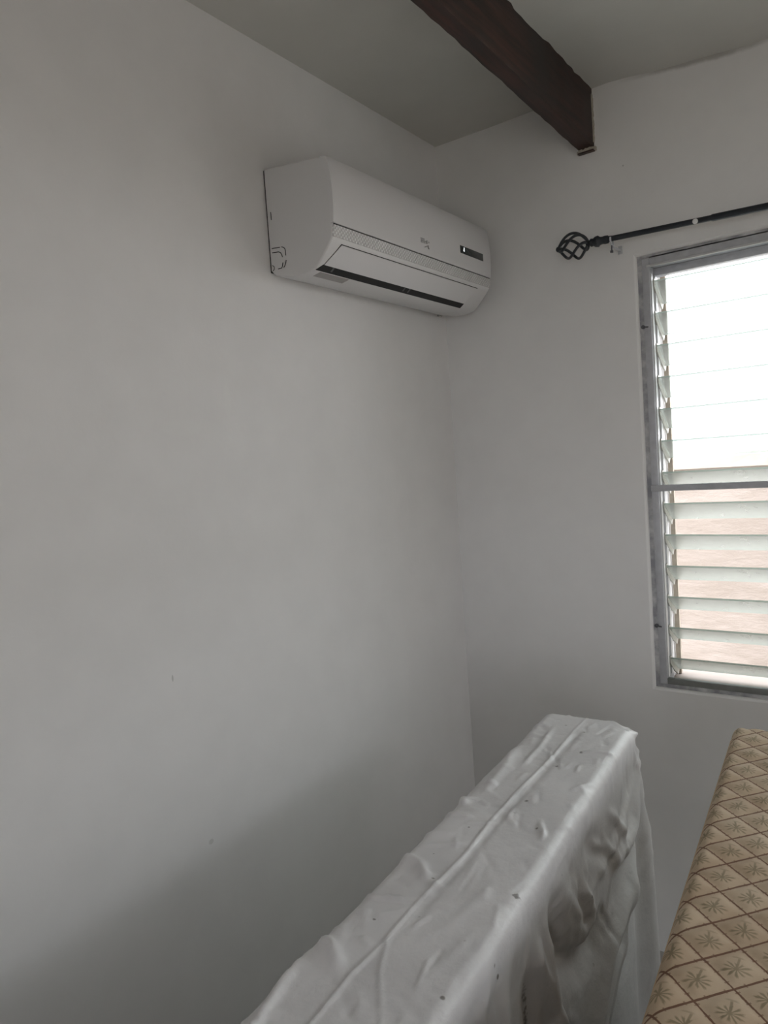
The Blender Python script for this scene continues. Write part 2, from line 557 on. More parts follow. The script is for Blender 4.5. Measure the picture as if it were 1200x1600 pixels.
# ------------------------------------------------------------------ ceiling beam
t = NT('dark_stained_wood')
c = t.obj()
g1 = t.noise(c, 9, 6, 0.6, (6, 0.35, 6))
g2 = t.noise(c, 3, 3)
base = t.mix(t.step(g1, 0.3, 0.75), (0.018, 0.010, 0.008), (0.062, 0.027, 0.019))
base = t.mix(t.step(g2, 0.45, 0.75), base, (0.026, 0.021, 0.018))
t.col(base)
t.set(Roughness=0.55)
t.bump(g1, 0.4, 0.003)
M_wood = t.mat
M_plaster = plain('crumbly_plaster', (0.45, 0.41, 0.35), 0.9, var=0.3, scale=90)
beam = empty('ceiling_beam', (0.532, -2.0, 2.52))
bm = bmesh.new()
random.seed(11)
prev = None
NB = 110
for i in range(NB + 1):
    y = FY * i / NB
    zb = 2.52 + 0.026 * min(-y, 1.8) + random.uniform(-0.0012, 0.0012)
    xa = 0.509 + random.uniform(-0.001, 0.001)
    xb = 0.556 + random.uniform(-0.001, 0.001)
    q = [(xa + 0.002, zb), (xb - 0.003, zb - 0.0005), (xb, zb + 0.004), (xb + random.uniform(-.002, .002), 2.66), (xb + random.uniform(-.004, .004), 2.70), (xa, 2.70), (xa, zb + 0.003)]
    ring = [bm.verts.new((px - 0.532, y + 2.0, pz - 2.52)) for px, pz in q]
    if prev:
        for k in range(len(q)):
            bm.faces.new((prev[k], prev[(k + 1) % len(q)], ring[(k + 1) % len(q)], ring[k]))
    else:
        bm.faces.new(ring)
    prev = ring
bm.faces.new(prev)
from_bm('timber', bm, M_wood, beam, smooth=40)
bm = bmesh.new()
for i in range(14):                                     # broken plaster lip where the timber enters the wall
    a = i / 13
    x = -0.026 + 0.054 * a
    box(bm, x, x + 0.0042, 1.988, 2.0, -0.010 + random.uniform(-0.003, 0.002), -0.002 + random.uniform(-0.002, 0.002))
from_bm('plaster_crumbs', bm, M_plaster, beam)
box_obj('end_shim', (-0.022, 0.027, 1.984, 1.9995, -0.014, -0.0105), M_wood, beam)
bm = bmesh.new()
for i in range(26):
    z = 0.012 + 0.135 * i / 25
    box(bm, 0.0245, 0.0255 + random.uniform(0.001, 0.0035), 1.991, 2.0, z, z + 0.0055)
from_bm('plaster_edge', bm, M_plaster, beam)
tag(beam, 'dark brown stained timber beam running under the ceiling into the window wall', 'beam')

# ------------------------------------------------------------------ air conditioner
M_acw = plain('white_ac_plastic', (0.69, 0.68, 0.68), 0.38, var=0.02, scale=5)
M_acp = plain('white_ac_gloss', (0.70, 0.69, 0.695), 0.28, var=0.015, scale=5)
M_dark = plain('dark_gap', (0.012, 0.012, 0.012), 0.7, var=0.3)
M_scr = plain('display_glass', (0.030, 0.036, 0.034), 0.15, var=0.15)
M_lbl = plain('grey_sticker', (0.36, 0.34, 0.33), 0.6, var=0.12, scale=120)
M_hinge = plain('hinge_plastic', (0.10, 0.10, 0.10), 0.6)
M_ink = plain('grey_print', (0.22, 0.21, 0.21), 0.5, var=0.2, scale=200)
t = NT('dotted_trim')
c = t.obj()
x, y, z = t.xyz(c)
dots = t.m('MULTIPLY', t.m('SINE', t.m('MULTIPLY', y, 2 * math.pi / 0.0120)), t.m('SINE', t.m('MULTIPLY', z, 2 * math.pi / 0.0110)))
t.col(t.mix(t.step(dots, 0.0, 0.6), (0.64, 0.63, 0.63), (0.84, 0.84, 0.84)))
t.set(Roughness=0.2)
t.bump(dots, 0.8, 0.0015)
M_dots = t.mat
t = NT('display_digit')
t.col((1, 1, 1))
t.bsdf.inputs['Emission Color'].default_value = (0.9, 0.95, 1, 1)
t.bsdf.inputs['Emission Strength'].default_value = 1.2
M_led = t.mat

ac = empty('air_conditioner', (0, -0.4685, 2.1))
OY, OZ = -0.4685, 2.1
YA, YB = -0.867, -0.070
def ac_prism(name, prof, ys, mat, smooth=28, parent=ac):
    bm = bmesh.new()
    prism_y(bm, [(x_, z_ - OZ) for x_, z_ in prof], [(y_ - OY, i_) for y_, i_ in ys])
    return from_bm(name, bm, mat, parent, smooth=smooth)
body = [(.006, 2.371), (.188, 2.3465), (.204, 2.338), (.2155, 2.30), (.2185, 2.262), (.218, 2.22), (.2155, 2.184), (.2155, 2.180),
        (.2150, 2.165), (.213, 2.153), (.2065, 2.143), (.195, 2.130), (.166, 2.1005), (.150, 2.089), (.12, 2.0835), (.08, 2.085), (.03, 2.098), (.014, 2.103), (.006, 2.114)]
ac_prism('casing', body, [(YA, 0.004), (YA + 0.002, 0.001), (YA + 0.006, 0), (YB - 0.006, 0), (YB - 0.002, 0.001), (YB, 0.004)], M_acw)
panel = [(.190, 2.3475), (.203, 2.3457), (.2105, 2.3425), (.2145, 2.335), (.2200, 2.305), (.2232, 2.265), (.2230, 2.225), (.2196, 2.1848), (.210, 2.1848), (.210, 2.30), (.190, 2.335)]
ac_prism('front_panel', panel, [(YA - 0.0012, 0.002), (YA + 0.002, 0), (YB - 0.002, 0), (YB + 0.0012, 0.002)], M_acp)
ac_prism('panel_gap', [(.2158, 2.1850), (.2172, 2.1850), (.2172, 2.1808), (.2158, 2.1808)], [(YA + 0.003, 0), (YB - 0.003, 0)], M_dark, None)
ac_prism('dotted_trim', [(.2192, 2.1815), (.2182, 2.167), (.2152, 2.1535), (.208, 2.156), (.210, 2.1815)], [(YA + 0.001, 0.001), (YA + 0.003, 0), (YB - 0.003, 0), (YB - 0.001, 0.001)], M_dots)
# air flap on the sloping lower front
a0, a1 = Vector((.2068, 2.1428)), Vector((.166, 2.1005))
nrm = Vector((.724, -.69))
def slant(name, s0, s1, yl0, yl1, yr0, yr1, off, th, mat):
    """plate on the sloping face: s 0..1 from top to bottom edge; own y at top/bottom edge"""
    bm = bmesh.new()
    vv = []
    for o_ in (off, off + th):
        for s_, y0_, y1_ in ((s0, yl0, yr0), (s1, yl1, yr1)):
            p = a0.lerp(a1, s_) + nrm * o_
            # small belly so the flap is not dead flat
            for y_ in (y0_, y1_):
                vv.append(bm.verts.new((p.x, y_ - OY, p.y - OZ)))
    for q in ((0, 1, 3, 2), (4, 5, 7, 6), (0, 1, 5, 4), (2, 3, 7, 6), (0, 2, 6, 4), (1, 3, 7, 5)):
        bm.faces.new([vv[i] for i in q])
    bmesh.ops.recalc_face_normals(bm, faces=bm.faces)
    return from_bm(name, bm, mat, ac)
slant('flap_gap', -0.03, 1.02, -0.8285, -0.851, -0.1435, -0.1635, -0.002, 0.0026, M_dark)
slant('air_flap', 0.0, 1.0, -0.8265, -0.849, -0.1455, -0.1655, 0.0, 0.0018, M_acp)
bm = bmesh.new()
vv = [bm.verts.new(p) for p in ((.1665, -0.852 - OY, 2.0995 - OZ), (.1665, -0.163 - OY, 2.0995 - OZ), (.1510, -0.163 - OY, 2.0882 - OZ), (.1510, -0.864 - OY, 2.0882 - OZ),
                                (.1585, -0.852 - OY, 2.1100 - OZ), (.1585, -0.163 - OY, 2.1100 - OZ), (.1460, -0.163 - OY, 2.0980 - OZ), (.1460, -0.864 - OY, 2.0980 - OZ))]
for q in ((0, 1, 2, 3), (4, 5, 6, 7), (0, 1, 5, 4), (1, 2, 6, 5), (2, 3, 7, 6), (3, 0, 4, 7)):
    bm.faces.new([vv[i] for i in q])
from_bm('air_outlet', bm, M_dark, ac)
for yy in (-0.815, -0.50, -0.475):
    bm = bmesh.new()
    vv = [bm.verts.new(p) for p in ((.1660, yy - OY, 2.0984 - OZ), (.1660, yy + 0.006 - OY, 2.0984 - OZ), (.1560, yy + 0.006 - OY, 2.0908 - OZ), (.1560, yy - OY, 2.0908 - OZ),
                                    (.1640, yy - OY, 2.1010 - OZ), (.1640, yy + 0.006 - OY, 2.1010 - OZ), (.1540, yy + 0.006 - OY, 2.0940 - OZ), (.1540, yy - OY, 2.0940 - OZ))]
    for q in ((0, 1, 2, 3), (4, 5, 6, 7), (0, 1, 5, 4), (1, 2, 6, 5), (2, 3, 7, 6), (3, 0, 4, 7)):
        bm.faces.new([vv[i] for i in q])
    from_bm('flap_hinge', bm, M_hinge, ac)
ac_prism('rating_sticker', [(.146, 2.0878), (.1215, 2.0833), (.1215, 2.0842), (.146, 2.0888)], [(-0.842, 0), (-0.728, 0)], M_lbl, None)
ac_prism('back_plate', [(.0, 2.368), (.007, 2.368), (.007, 2.114), (.0, 2.112)], [(YA + 0.003, 0), (YB - 0.003, 0)], M_dark, None)
# display window with a lit digit
bm = bmesh.new()
box(bm, .2205, .2236, -0.268 - OY, -0.122 - OY, 2.228 - OZ, 2.2515 - OZ, bevel=0.0012)
disp = from_bm('display_window', bm, M_scr, ac, smooth=35)
bm = bmesh.new()
for dims in ((.2234, .2241, -0.246 - OY, -0.243 - OY, 2.2355 - OZ, 2.2475 - OZ), (.2234, .2241, -0.2485 - OY, -0.2455 - OY, 2.2365 - OZ, 2.2405 - OZ)):
    box(bm, *dims)
from_bm('display_digit', bm, M_led, disp)
# faint printed emblem: two rows of small letters over a slanted script stroke
bm = bmesh.new()
def ink(y, z, ly, lz, sk=0.0):
    v = [bm.verts.new((.2233, y - OY, z - OZ)), bm.verts.new((.2233, y + ly - OY, z - OZ)), bm.verts.new((.2233, y + ly + sk - OY, z + lz - OZ)), bm.verts.new((.2233, y + sk - OY, z + lz - OZ))]
    w_ = [bm.verts.new(q.co + Vector((0.0004, 0, 0))) for q in v]
    bm.faces.new(w_); bm.faces.new(v)
    for i in range(4):
        j = (i + 1) % 4
        bm.faces.new((v[i], v[j], w_[j], w_[i]))
for k in range(5):
    ink(-0.489 + k * 0.0042, 2.2265, 0.0028, 0.0012); ink(-0.4885 + k * 0.0042, 2.2240, 0.0010, 0.0035)
for k in range(5):
    ink(-0.488 + k * 0.0062, 2.2145, 0.0016, 0.0075); ink(-0.488 + k * 0.0062, 2.2205, 0.0046, 0.0015)
ink(-0.459, 2.2155, 0.0030, 0.0105); ink(-0.449, 2.2195, 0.0028, 0.0045)
ink(-0.474, 2.2040, 0.0050, 0.0090, 0.022); ink(-0.452, 2.2030, 0.0055, 0.0080, -0.004)
from_bm('emblem_print', bm, M_ink, ac)
# pipe knock-outs and slot cut in the left end
marks = [[(0.0127, 2.1705), (0.0401, 2.1676)], [(0.0466, 2.167), (0.0530, 2.1645), (0.0570, 2.160), (0.0583, 2.1551), (0.0581, 2.1432)],
         [(0.0585, 2.132), (0.0564, 2.1245), (0.0520, 2.1185), (0.0489, 2.1156)], [(0.0129, 2.1598), (0.0351, 2.1572), (0.0410, 2.1540), (0.0445, 2.149), (0.0471, 2.1419)],
         [(0.0469, 2.1281), (0.0445, 2.120), (0.0411, 2.1157), (0.0293, 2.116)], [(0.0103, 2.1285), (0.0157, 2.1245), (0.0155, 2.118), (0.0110, 2.115)], [(0.0178, 2.2601), (0.0185, 2.2404)]]
for k, ml in enumerate(marks):
    bm = bmesh.new()
    tube(bm, [(px, YA - 0.0002 - OY, pz - OZ) for px, pz in ml], 0.0011, 6)
    from_bm('knockout_slot' if k < 6 else 'release_slot', bm, M_dark, ac)
bm = bmesh.new()
tube(bm, [(0.012, -0.072 - OY, 2.1015 - OZ), (0.012, -0.052 - OY, 2.1005 - OZ)], [0.004, 0.0035], 8)
from_bm('drain_stub', bm, M_lbl, ac, smooth=40)
tag(ac, 'white split air conditioner unit mounted high on the wall near the corner', 'air conditioner')

# ------------------------------------------------------------------ curtain rod
M_iron = plain('dark_iron', (0.020, 0.024, 0.030), 0.42, var=0.25, scale=60, spec=0.5)
M_white = plain('white_cap', (0.75, 0.75, 0.74), 0.5, var=0.05)
rod = empty('curtain_rod', (0.592, -0.08, 2.216))
rod.rotation_euler = (0, math.radians(1.96), 0)
RL = 2.25
bm = bmesh.new()
tube(bm, [(0.02, 0, 0), (0.30, 0, 0), (0.305, 0, 0), (RL - 0.02, 0, 0)], [0.0078, 0.0078, 0.0095, 0.0095], 16)
from_bm('pole', bm, M_iron, rod, smooth=40)
def finial(x0, s):
    f = None
    bm = bmesh.new()
    prof = [(0.030, .0085), (0.022, .0085), (0.019, .0115), (0.010, .0120), (0.004, .0105), (-0.004, .0115), (-0.010, .0165), (-0.018, .0150), (-0.024, .0110), (-0.031, .0120), (-0.036, .0075), (-0.046, .0055)]
    tube(bm, [(x0 + s * a, 0, 0) for a, _ in prof], [b for _, b in prof], 16)
    f = from_bm('finial_collar', bm, M_iron, rod, smooth=40)
    for k in range(5):
        bm = bmesh.new()
        pts = []
        for i in range(25):
            u = i / 24
            R_ = 0.0385 * math.sin(math.pi * (0.04 + 0.92 * u ** 0.9)) ** 0.68
            an = 2 * math.pi * k / 5 + 2.3 * u + 0.5
            pts.append((x0 + s * (-0.042 - 0.086 * u), R_ * math.cos(an), R_ * math.sin(an)))
        tube(bm, pts, 0.0042, 8)
        from_bm('cage_wire', bm, M_iron, f, smooth=60)
    bm = bmesh.new()
    bmesh.ops.create_uvsphere(bm, u_segments=14, v_segments=10, radius=0.0085, matrix=Matrix.Translation((x0 + s * -0.133, 0, 0)))
    from_bm('tip_ball', bm, M_iron, f, smooth=60)
finial(0.0, 1)
finial(RL, -1)
def bracket(x):
    bm = bmesh.new()
    box(bm, x - 0.006, x + 0.006, 0.0755, 0.0795, -0.030, -0.006, bevel=0.001)
    tube(bm, [(x, 0.078, -0.020), (x, 0.05, -0.020), (x, 0.02, -0.021), (x, 0.0, -0.018), (x, -0.011, -0.008), (x, -0.0125, 0.002)], 0.0028, 8)
    tube(bm, [(x, 0.0125, -0.021), (x, 0.0125, 0.002)], 0.0028, 8)
    b = from_bm('wall_bracket', bm, M_alu, rod, smooth=40)
    bm = bmesh.new()
    tube(bm, [(x, 0.0, -0.034), (x, 0.0, -0.016)], [0.0022, 0.0022], 8)
    tube(bm, [(x, 0.0, -0.040), (x, 0.0, -0.034)], [0.0045, 0.0045], 10)
    from_bm('set_screw', bm, M_gap, b, smooth=40)
bracket(0.030)
bracket(RL - 0.03)
# white plug on the side of the pole that faces the room
bm = bmesh.new()
d_ = (CAM_POS - Vector((0.852, -0.08, 2.207)))
d_ = Vector((0, d_.y, d_.z)).normalized()
tube(bm, [(0.262, d_.y * 0.0050, d_.z * 0.0050), (0.262, d_.y * 0.0092, d_.z * 0.0092), (0.262, d_.y * 0.0100, d_.z * 0.0100)], [0.0072, 0.0072, 0.0050], 14)
pl = from_bm('pole_plug', bm, M_white, rod, smooth=40)
pl['label'] = 'small white plug in the pole'
tag(rod, 'black iron curtain rod with twisted cage finial above the window', 'curtain rod')

# ------------------------------------------------------------------ ridge helpers for the cloth
def seg_ridge(A, B, pts, amp, wid, amp2=None):
    """gaussian ridge along a polyline in the (A,B) plane, fading at its ends"""
    n = len(pts) - 1
    best = np.full(A.shape, 1e9)
    tt = np.zeros(A.shape)
    for i in range(n):
        (x0, y0), (x1, y1) = pts[i], pts[i + 1]
        dx, dy = x1 - x0, y1 - y0
        L2 = dx * dx + dy * dy + 1e-12
        s = np.clip(((A - x0) * dx + (B - y0) * dy) / L2, 0, 1)
        d = np.hypot(A - x0 - s * dx, B - y0 - s * dy)
        k = d < best
        best = np.where(k, d, best)
        tt = np.where(k, (i + s) / n, tt)
    fade = np.clip(np.minimum(tt, 1 - tt) / 0.18, 0, 1) * 0.85 + 0.15
    return amp * fade * np.exp(-(best / wid) ** 2)

# ------------------------------------------------------------------ wrapped mattress standing on its edge
MW, ML, MH = 0.212, 1.90, 0.985
TOPZ = 1.0
mat_rot = math.radians(4.9)
rs = np.random.RandomState(7)
def wrap_disp(P, N):
    rs = np.random.RandomState(7)
    u, v, z = P[:, 0], -P[:, 1], P[:, 2] + TOPZ
    wt = np.clip(N[:, 2], 0, 1)
    ws = np.clip(N[:, 0], 0, 1)
    wl = np.clip(-N[:, 0], 0, 1)
    we = np.clip(N[:, 1], 0, 1)
    h = np.zeros(len(P))
    top = wt > 0.02
    U, V_ = u[top], v[top]
    # lengthwise seam ridge, which forks near the camera
    ht = seg_ridge(U, V_, [(0.103, -0.02), (0.097, 0.10), (0.098, 0.247), (0.090, 0.40), (0.087, 0.522), (0.091, 0.656), (0.084, 0.78), (0.084, 0.868), (0.108, 0.926), (0.150, 0.99), (0.17, 1.1)], 0.0026, 0.0024)
    ht += seg_ridge(U, V_, [(0.086, 0.86), (0.080, 0.948), (0.083, 1.03), (0.085, 1.4), (0.09, 1.8)], 0.0028, 0.0028)
    ht -= seg_ridge(U, V_, [(0.112, 0.0), (0.108, 0.25), (0.099, 0.52), (0.100, 0.66), (0.095, 0.86)], 0.0020, 0.0060)
    ht += seg_ridge(U, V_, [(-0.005, 0.89), (0.004, 0.94), (0.014, 0.997), (0.030, 1.06), (0.05, 1.15)], 0.0075, 0.0065)
    for pts, a, w in (([(0.004, 0.803), (0.026, 0.799), (0.077, 0.786)], 0.0045, 0.0035), ([(0.099, 0.784), (0.133, 0.777)], 0.003, 0.0035),
                      ([(0.0, 0.545), (0.03, 0.538), (0.056, 0.542)], 0.004, 0.005), ([(0.002, 0.688), (0.04, 0.70), (0.073, 0.735)], 0.006, 0.008),
                      ([(0.006, 0.905), (0.03, 0.915), (0.065, 0.946)], 0.006, 0.009), ([(0.0, 0.62), (0.05, 0.60)], 0.003, 0.006),
                      ([(0.01, 0.22), (0.03, 0.33), (0.035, 0.45)], 0.004, 0.010), ([(0.05, 0.10), (0.06, 0.22), (0.06, 0.32)], 0.003, 0.006),
                      ([(0.115, 0.40), (0.13, 0.46)], 0.003, 0.006), ([(0.10, 0.50), (0.13, 0.54)], 0.003, 0.005), ([(0.0, 0.47), (0.025, 0.50)], 0.005, 0.007),
                      ([(0.12, 0.86), (0.15, 0.80), (0.155, 0.70)], 0.002, 0.008), ([(0.16, 0.95), (0.18, 0.80)], 0.0018, 0.007)):
        ht += seg_ridge(U, V_, pts, a * (1.3 if pts[0][0] < 0.09 else 0.6), w)
    for _ in range(170):                                   # fine creases over the top
        cu, cv = rs.uniform(0, MW), rs.uniform(0, 1.3)
        an = rs.normal(0.35, 0.6) if cu < 0.1 else rs.normal(1.2, 0.6)
        L_ = rs.uniform(0.008, 0.035)
        ht += seg_ridge(U, V_, [(cu - L_ * math.cos(an), cv - L_ * math.sin(an)), (cu + L_ * math.cos(an), cv + L_ * math.sin(an))], rs.choice([-0.6, 1]) * rs.uniform(0.0008, 0.0030), rs.uniform(0.0030, 0.0065))
    ht += 0.0014 * np.sin(V_ * 21 + 2 * np.sin(U * 30)) * np.clip(1 - U / 0.09, 0, 1)
    h[top] += ht * wt[top]
    # the side towards the bed: slack cover hanging in swags
    sd = ws > 0.02
    A, B = v[sd], z[sd]
    hs = np.zeros(A.shape)
    feats = [([(0.02, 0.93), (0.112, 0.826), (0.165, 0.813), (0.255, 0.821), (0.295, 0.835)], 0.016, 0.020),
             ([(0.445, 0.942), (0.342, 0.883), (0.271, 0.829)], -0.010, 0.022),
             ([(0.10, 0.78), (0.201, 0.729), (0.294, 0.710), (0.361, 0.699), (0.461, 0.633), (0.60, 0.50)], 0.022, 0.026),
             ([(0.623, 0.935), (0.600, 0.870), (0.560, 0.815), (0.480, 0.762), (0.400, 0.745), (0.33, 0.76)], -0.020, 0.032),
             ([(0.585, 0.95), (0.535, 0.875), (0.46, 0.81), (0.40, 0.80)], 0.012, 0.026),
             ([(0.646, 0.94), (0.650, 0.849), (0.635, 0.771), (0.60, 0.65)], 0.016, 0.016),
             ([(0.700, 0.93), (0.670, 0.846), (0.658, 0.797), (0.64, 0.70)], 0.013, 0.014),
             ([(0.73, 0.90), (0.72, 0.80), (0.70, 0.65)], -0.012, 0.020),
             ([(0.22, 0.66), (0.323, 0.645), (0.373, 0.625), (0.46, 0.58), (0.60, 0.42)], 0.014, 0.018),
             ([(0.12, 0.70), (0.25, 0.60), (0.40, 0.50), (0.55, 0.30)], -0.016, 0.030),
             ([(0.467, 0.895), (0.449, 0.846), (0.416, 0.803)], 0.006, 0.012),
             ([(0.50, 0.90), (0.48, 0.85), (0.45, 0.80)], -0.008, 0.012),
             ([(0.380, 0.852), (0.334, 0.846), (0.22, 0.86), (0.086, 0.90)], 0.008, 0.012),
             ([(0.05, 0.90), (0.09, 0.60), (0.10, 0.30), (0.10, 0.05)], -0.012, 0.030),
             ([(0.015, 0.90), (0.02, 0.60), (0.02, 0.30), (0.02, 0.0)], 0.016, 0.030),
             ([(0.60, 0.905), (0.57, 0.86), (0.52, 0.81), (0.45, 0.775), (0.38, 0.765)], 0.006, 0.009), ([(0.56, 0.90), (0.52, 0.85), (0.46, 0.815), (0.40, 0.81)], -0.006, 0.010),
             ([(0.52, 0.92), (0.49, 0.88), (0.44, 0.85), (0.38, 0.85)], 0.005, 0.009), ([(0.40, 0.92), (0.33, 0.88), (0.27, 0.84)], 0.009, 0.010), ([(0.30, 0.93), (0.24, 0.89), (0.19, 0.83)], 0.008, 0.010),
             ([(0.17, 0.76), (0.24, 0.66), (0.34, 0.56), (0.44, 0.40)], 0.012, 0.014), ([(0.66, 0.80), (0.62, 0.70), (0.55, 0.60)], 0.012, 0.012),
             ([(0.80, 0.95), (0.85, 0.80), (0.92, 0.60)], 0.012, 0.020), ([(0.90, 0.93), (0.98, 0.75), (1.0, 0.5)], -0.012, 0.024),
             ([(1.05, 0.92), (1.10, 0.70), (1.15, 0.4)], 0.014, 0.026), ([(1.3, 0.9), (1.32, 0.5), (1.3, 0.1)], 0.014, 0.04), ([(1.6, 0.9), (1.55, 0.5), (1.6, 0.1)], -0.014, 0.04)]
    for pts, a, w in feats:
        hs += seg_ridge(A, B, pts, a, w)
    for _ in range(150):
        cv, cz = rs.uniform(0, 1.1), 1 - abs(rs.normal(0, 0.22))
        an = rs.normal(-0.9, 0.7)
        L_ = rs.uniform(0.012, 0.05)
        hs += seg_ridge(A, B, [(cv - L_ * math.cos(an), cz - L_ * math.sin(an)), (cv + L_ * math.cos(an), cz + L_ * math.sin(an))], rs.choice([-1, 1]) * rs.uniform(0.0010, 0.0042), rs.uniform(0.004, 0.010))
    hs *= np.clip((1.0 - B) / 0.05, 0, 1)
    hs += 0.010 * np.clip((0.95 - B) / 0.9, 0, 1) ** 1.3                     # hem swings out a little
    h[sd] += hs * ws[sd]
    h += we * (0.022 * np.clip((0.97 - z) / 0.5, 0, 1) + 0.006 * np.sin(u * 60) * np.clip((0.97 - z) / 0.2, 0, 1))
    h += wl * (0.006 * np.sin(v * 13 + 3 * z) + 0.005 * np.sin(v * 31) * np.clip((1 - z) / 0.3, 0, 1)) * np.clip((1.0 - z) / 0.08, 0, 1)
    # crumpled far corner
    dc = np.sqrt((u - MW) ** 2 + v ** 2 + (z - 0.95) ** 2)
    cr = np.exp(-(dc / 0.05) ** 2)
    h += cr * (0.0035 * np.sin(u * 150 + z * 110) + 0.0035 * np.sin(z * 170 - v * 120) - 0.004)
    out = N * h[:, None]
    out[:, 2] = np.where((P[:, 2] + TOPZ) < 0.05, np.maximum(out[:, 2], 0), out[:, 2])
    # far top-right corner sags
    out[:, 2] -= 0.016 * np.exp(-(((u - MW) / 0.03) ** 2 + (v / 0.05) ** 2)) * wt
    return out

t = NT('cloudy_plastic_wrap')
c = t.obj()
x, y, z = t.xyz(c)
n1 = t.noise(c, 7, 4)
base = t.mix(t.step(n1, 0.3, 0.7), (0.64, 0.628, 0.634), (0.73, 0.718, 0.724))
sp = t.n('ShaderNodeTexVoronoi')
t.link(c, sp.inputs['Vector'])
sp.inputs['Scale'].default_value = 26
gate = t.step(t.noise(c, 5, 2), 0.52, 0.60)
speck = t.m('MULTIPLY', t.m('SUBTRACT', 1.0, t.step(sp.outputs['Distance'], 0.05, 0.11)), gate)
base = t.mix(t.m('MULTIPLY', speck, 0.8), base, (0.09, 0.07, 0.05))

for (px, py, r_) in ((0.144, 0.211, 0.005), (0.119, 0.291, 0.004), (0.116, 0.448, 0.005), (0.199, 0.715, 0.007), (0.063, 0.572, 0.003), (0.05, 0.844, 0.003), (0.046, 0.666, 0.002), (0.196, 0.045, 0.008)):
    d = t.m('SQRT', t.m('ADD', t.m('POWER', t.m('SUBTRACT', x, px), 2.0), t.m('POWER', t.m('ADD', y, py), 2.0)))
    d = t.m('ADD', d, t.m('MULTIPLY', t.m('SUBTRACT', t.noise(c, 160, 3), 0.5), r_ * 2.2))
    kk = t.m('MULTIPLY', t.m('SUBTRACT', 1.0, t.step(d, r_ * 0.35, r_ * 0.9)), 0.65)
    base = t.mix(kk, base, (0.07, 0.055, 0.045))
t.col(base)
t.set(Roughness=0.36, IOR=1.5)
t.bsdf.inputs['Specular IOR Level'].default_value = 0.55
t.bump(t.m('ADD', t.noise(c, 45, 5, 0.6, (1, 0.6, 1)), t.m('MULTIPLY', t.noise(c, 14, 4), 1.5)), 0.35, 0.004)
M_wrap = t.mat

FLx, FLy = 0.614, -0.694
wm = empty('wrapped_mattress', (FLx, FLy, 0.0), mat_rot)
me = rounded_grid(ML, MW, MH, 0.022, (0.0026, 0.0050, 0.0058), wrap_disp)
me.name = 'plastic_cover'
cov = link_obj('plastic_cover', me, M_wrap, wm)
cov.location = (0, 0, TOPZ)
cov['label'] = 'wrinkled cloudy grey-white plastic wrap'
M_edge = plain('mattress_ticking', (0.6, 0.58, 0.54), 0.8, var=0.05)
core = box_obj('mattress_core', (0.035, MW - 0.035, -ML + 0.04, -0.04, 0.0, TOPZ - 0.05), M_edge, wm, bevel=0.01)
tag(wm, 'mattress wrapped in wrinkled grey-white plastic standing on its long edge', 'mattress')

# ------------------------------------------------------------------ palm-print mattress on its base
PW, PL, PH, PZ = 0.97, 1.90, 0.25, 1.05
DX, DY, LX0, LY0 = 0.06628, 0.06985, 0.0102, -0.7651
def quilt(P, N):
    s = (P[:, 0] - LX0) / DX + (P[:, 1] - LY0) / DY
    q = (P[:, 0] - LX0) / DX - (P[:, 1] - LY0) / DY
    ds = np.abs(s - np.round(s)) * 0.048
    dq = np.abs(q - np.round(q)) * 0.048
    dl = np.minimum(ds, dq)
    wt = np.clip(N[:, 2], 0, 1)
    h = (0.0035 * (1 - np.exp(-(dl / 0.008) ** 2)) - 0.0035) * wt
    h += 0.004 * np.sin(P[:, 0] * 5 + 1) * np.sin(P[:, 1] * 4) * wt
    return N * h[:, None]

t = NT('palm_print_ticking')
c = t.obj()
x, y, z = t.xyz(c)
wob = t.m('MULTIPLY', t.m('SUBTRACT', t.noise(c, 40, 2), 0.5), 0.03)
X = t.m('DIVIDE', t.m('SUBTRACT', x, LX0), DX)
Y = t.m('DIVIDE', t.m('SUBTRACT', y, LY0), DY)
S = t.m('ADD', t.m('ADD', X, Y), wob)
Q = t.m('ADD', t.m('SUBTRACT', X, Y), wob)
fs = t.m('SUBTRACT', t.m('FRACT', S), 0.5)
fq = t.m('SUBTRACT', t.m('FRACT', Q), 0.5)
lw = t.m('ADD', 0.016, t.m('MULTIPLY', t.noise(c, 70, 2), 0.026))
l_s = t.m('SUBTRACT', 0.5, t.m('ABSOLUTE', fs))         # 0 on a line
l_q = t.m('SUBTRACT', 0.5, t.m('ABSOLUTE', fq))
m_s = t.m('LESS_THAN', l_s, t.m('MULTIPLY', lw, 0.85))
m_q = t.m('LESS_THAN', l_q, lw)
# little bamboo knots along the lattice
kn_s = t.m('MULTIPLY', t.m('LESS_THAN', l_s, 0.062), t.m('LESS_THAN', t.m('ABSOLUTE', t.m('SUBTRACT', t.m('FRACT', t.m('MULTIPLY', Q, 3.0)), 0.35)), 0.06))
kn_q = t.m('MULTIPLY', t.m('LESS_THAN', l_q, 0.058), t.m('LESS_THAN', t.m('ABSOLUTE', t.m('SUBTRACT', t.m('FRACT', t.m('MULTIPLY', S, 2.0)), 0.6)), 0.04))
line = t.m('MINIMUM', t.m('ADD', t.m('ADD', m_s, m_q), t.m('MULTIPLY', t.m('ADD', kn_s, kn_q), 0.6)), 1.0)
# palm in every diamond (crown towards the foot of the bed)
px = t.m('MULTIPLY', t.m('ADD', fs, fq), 0.5)            # -0.5..0.5 across
py = t.m('MULTIPLY', t.m('SUBTRACT', fs, fq), 0.5)       # -0.5..0.5 along
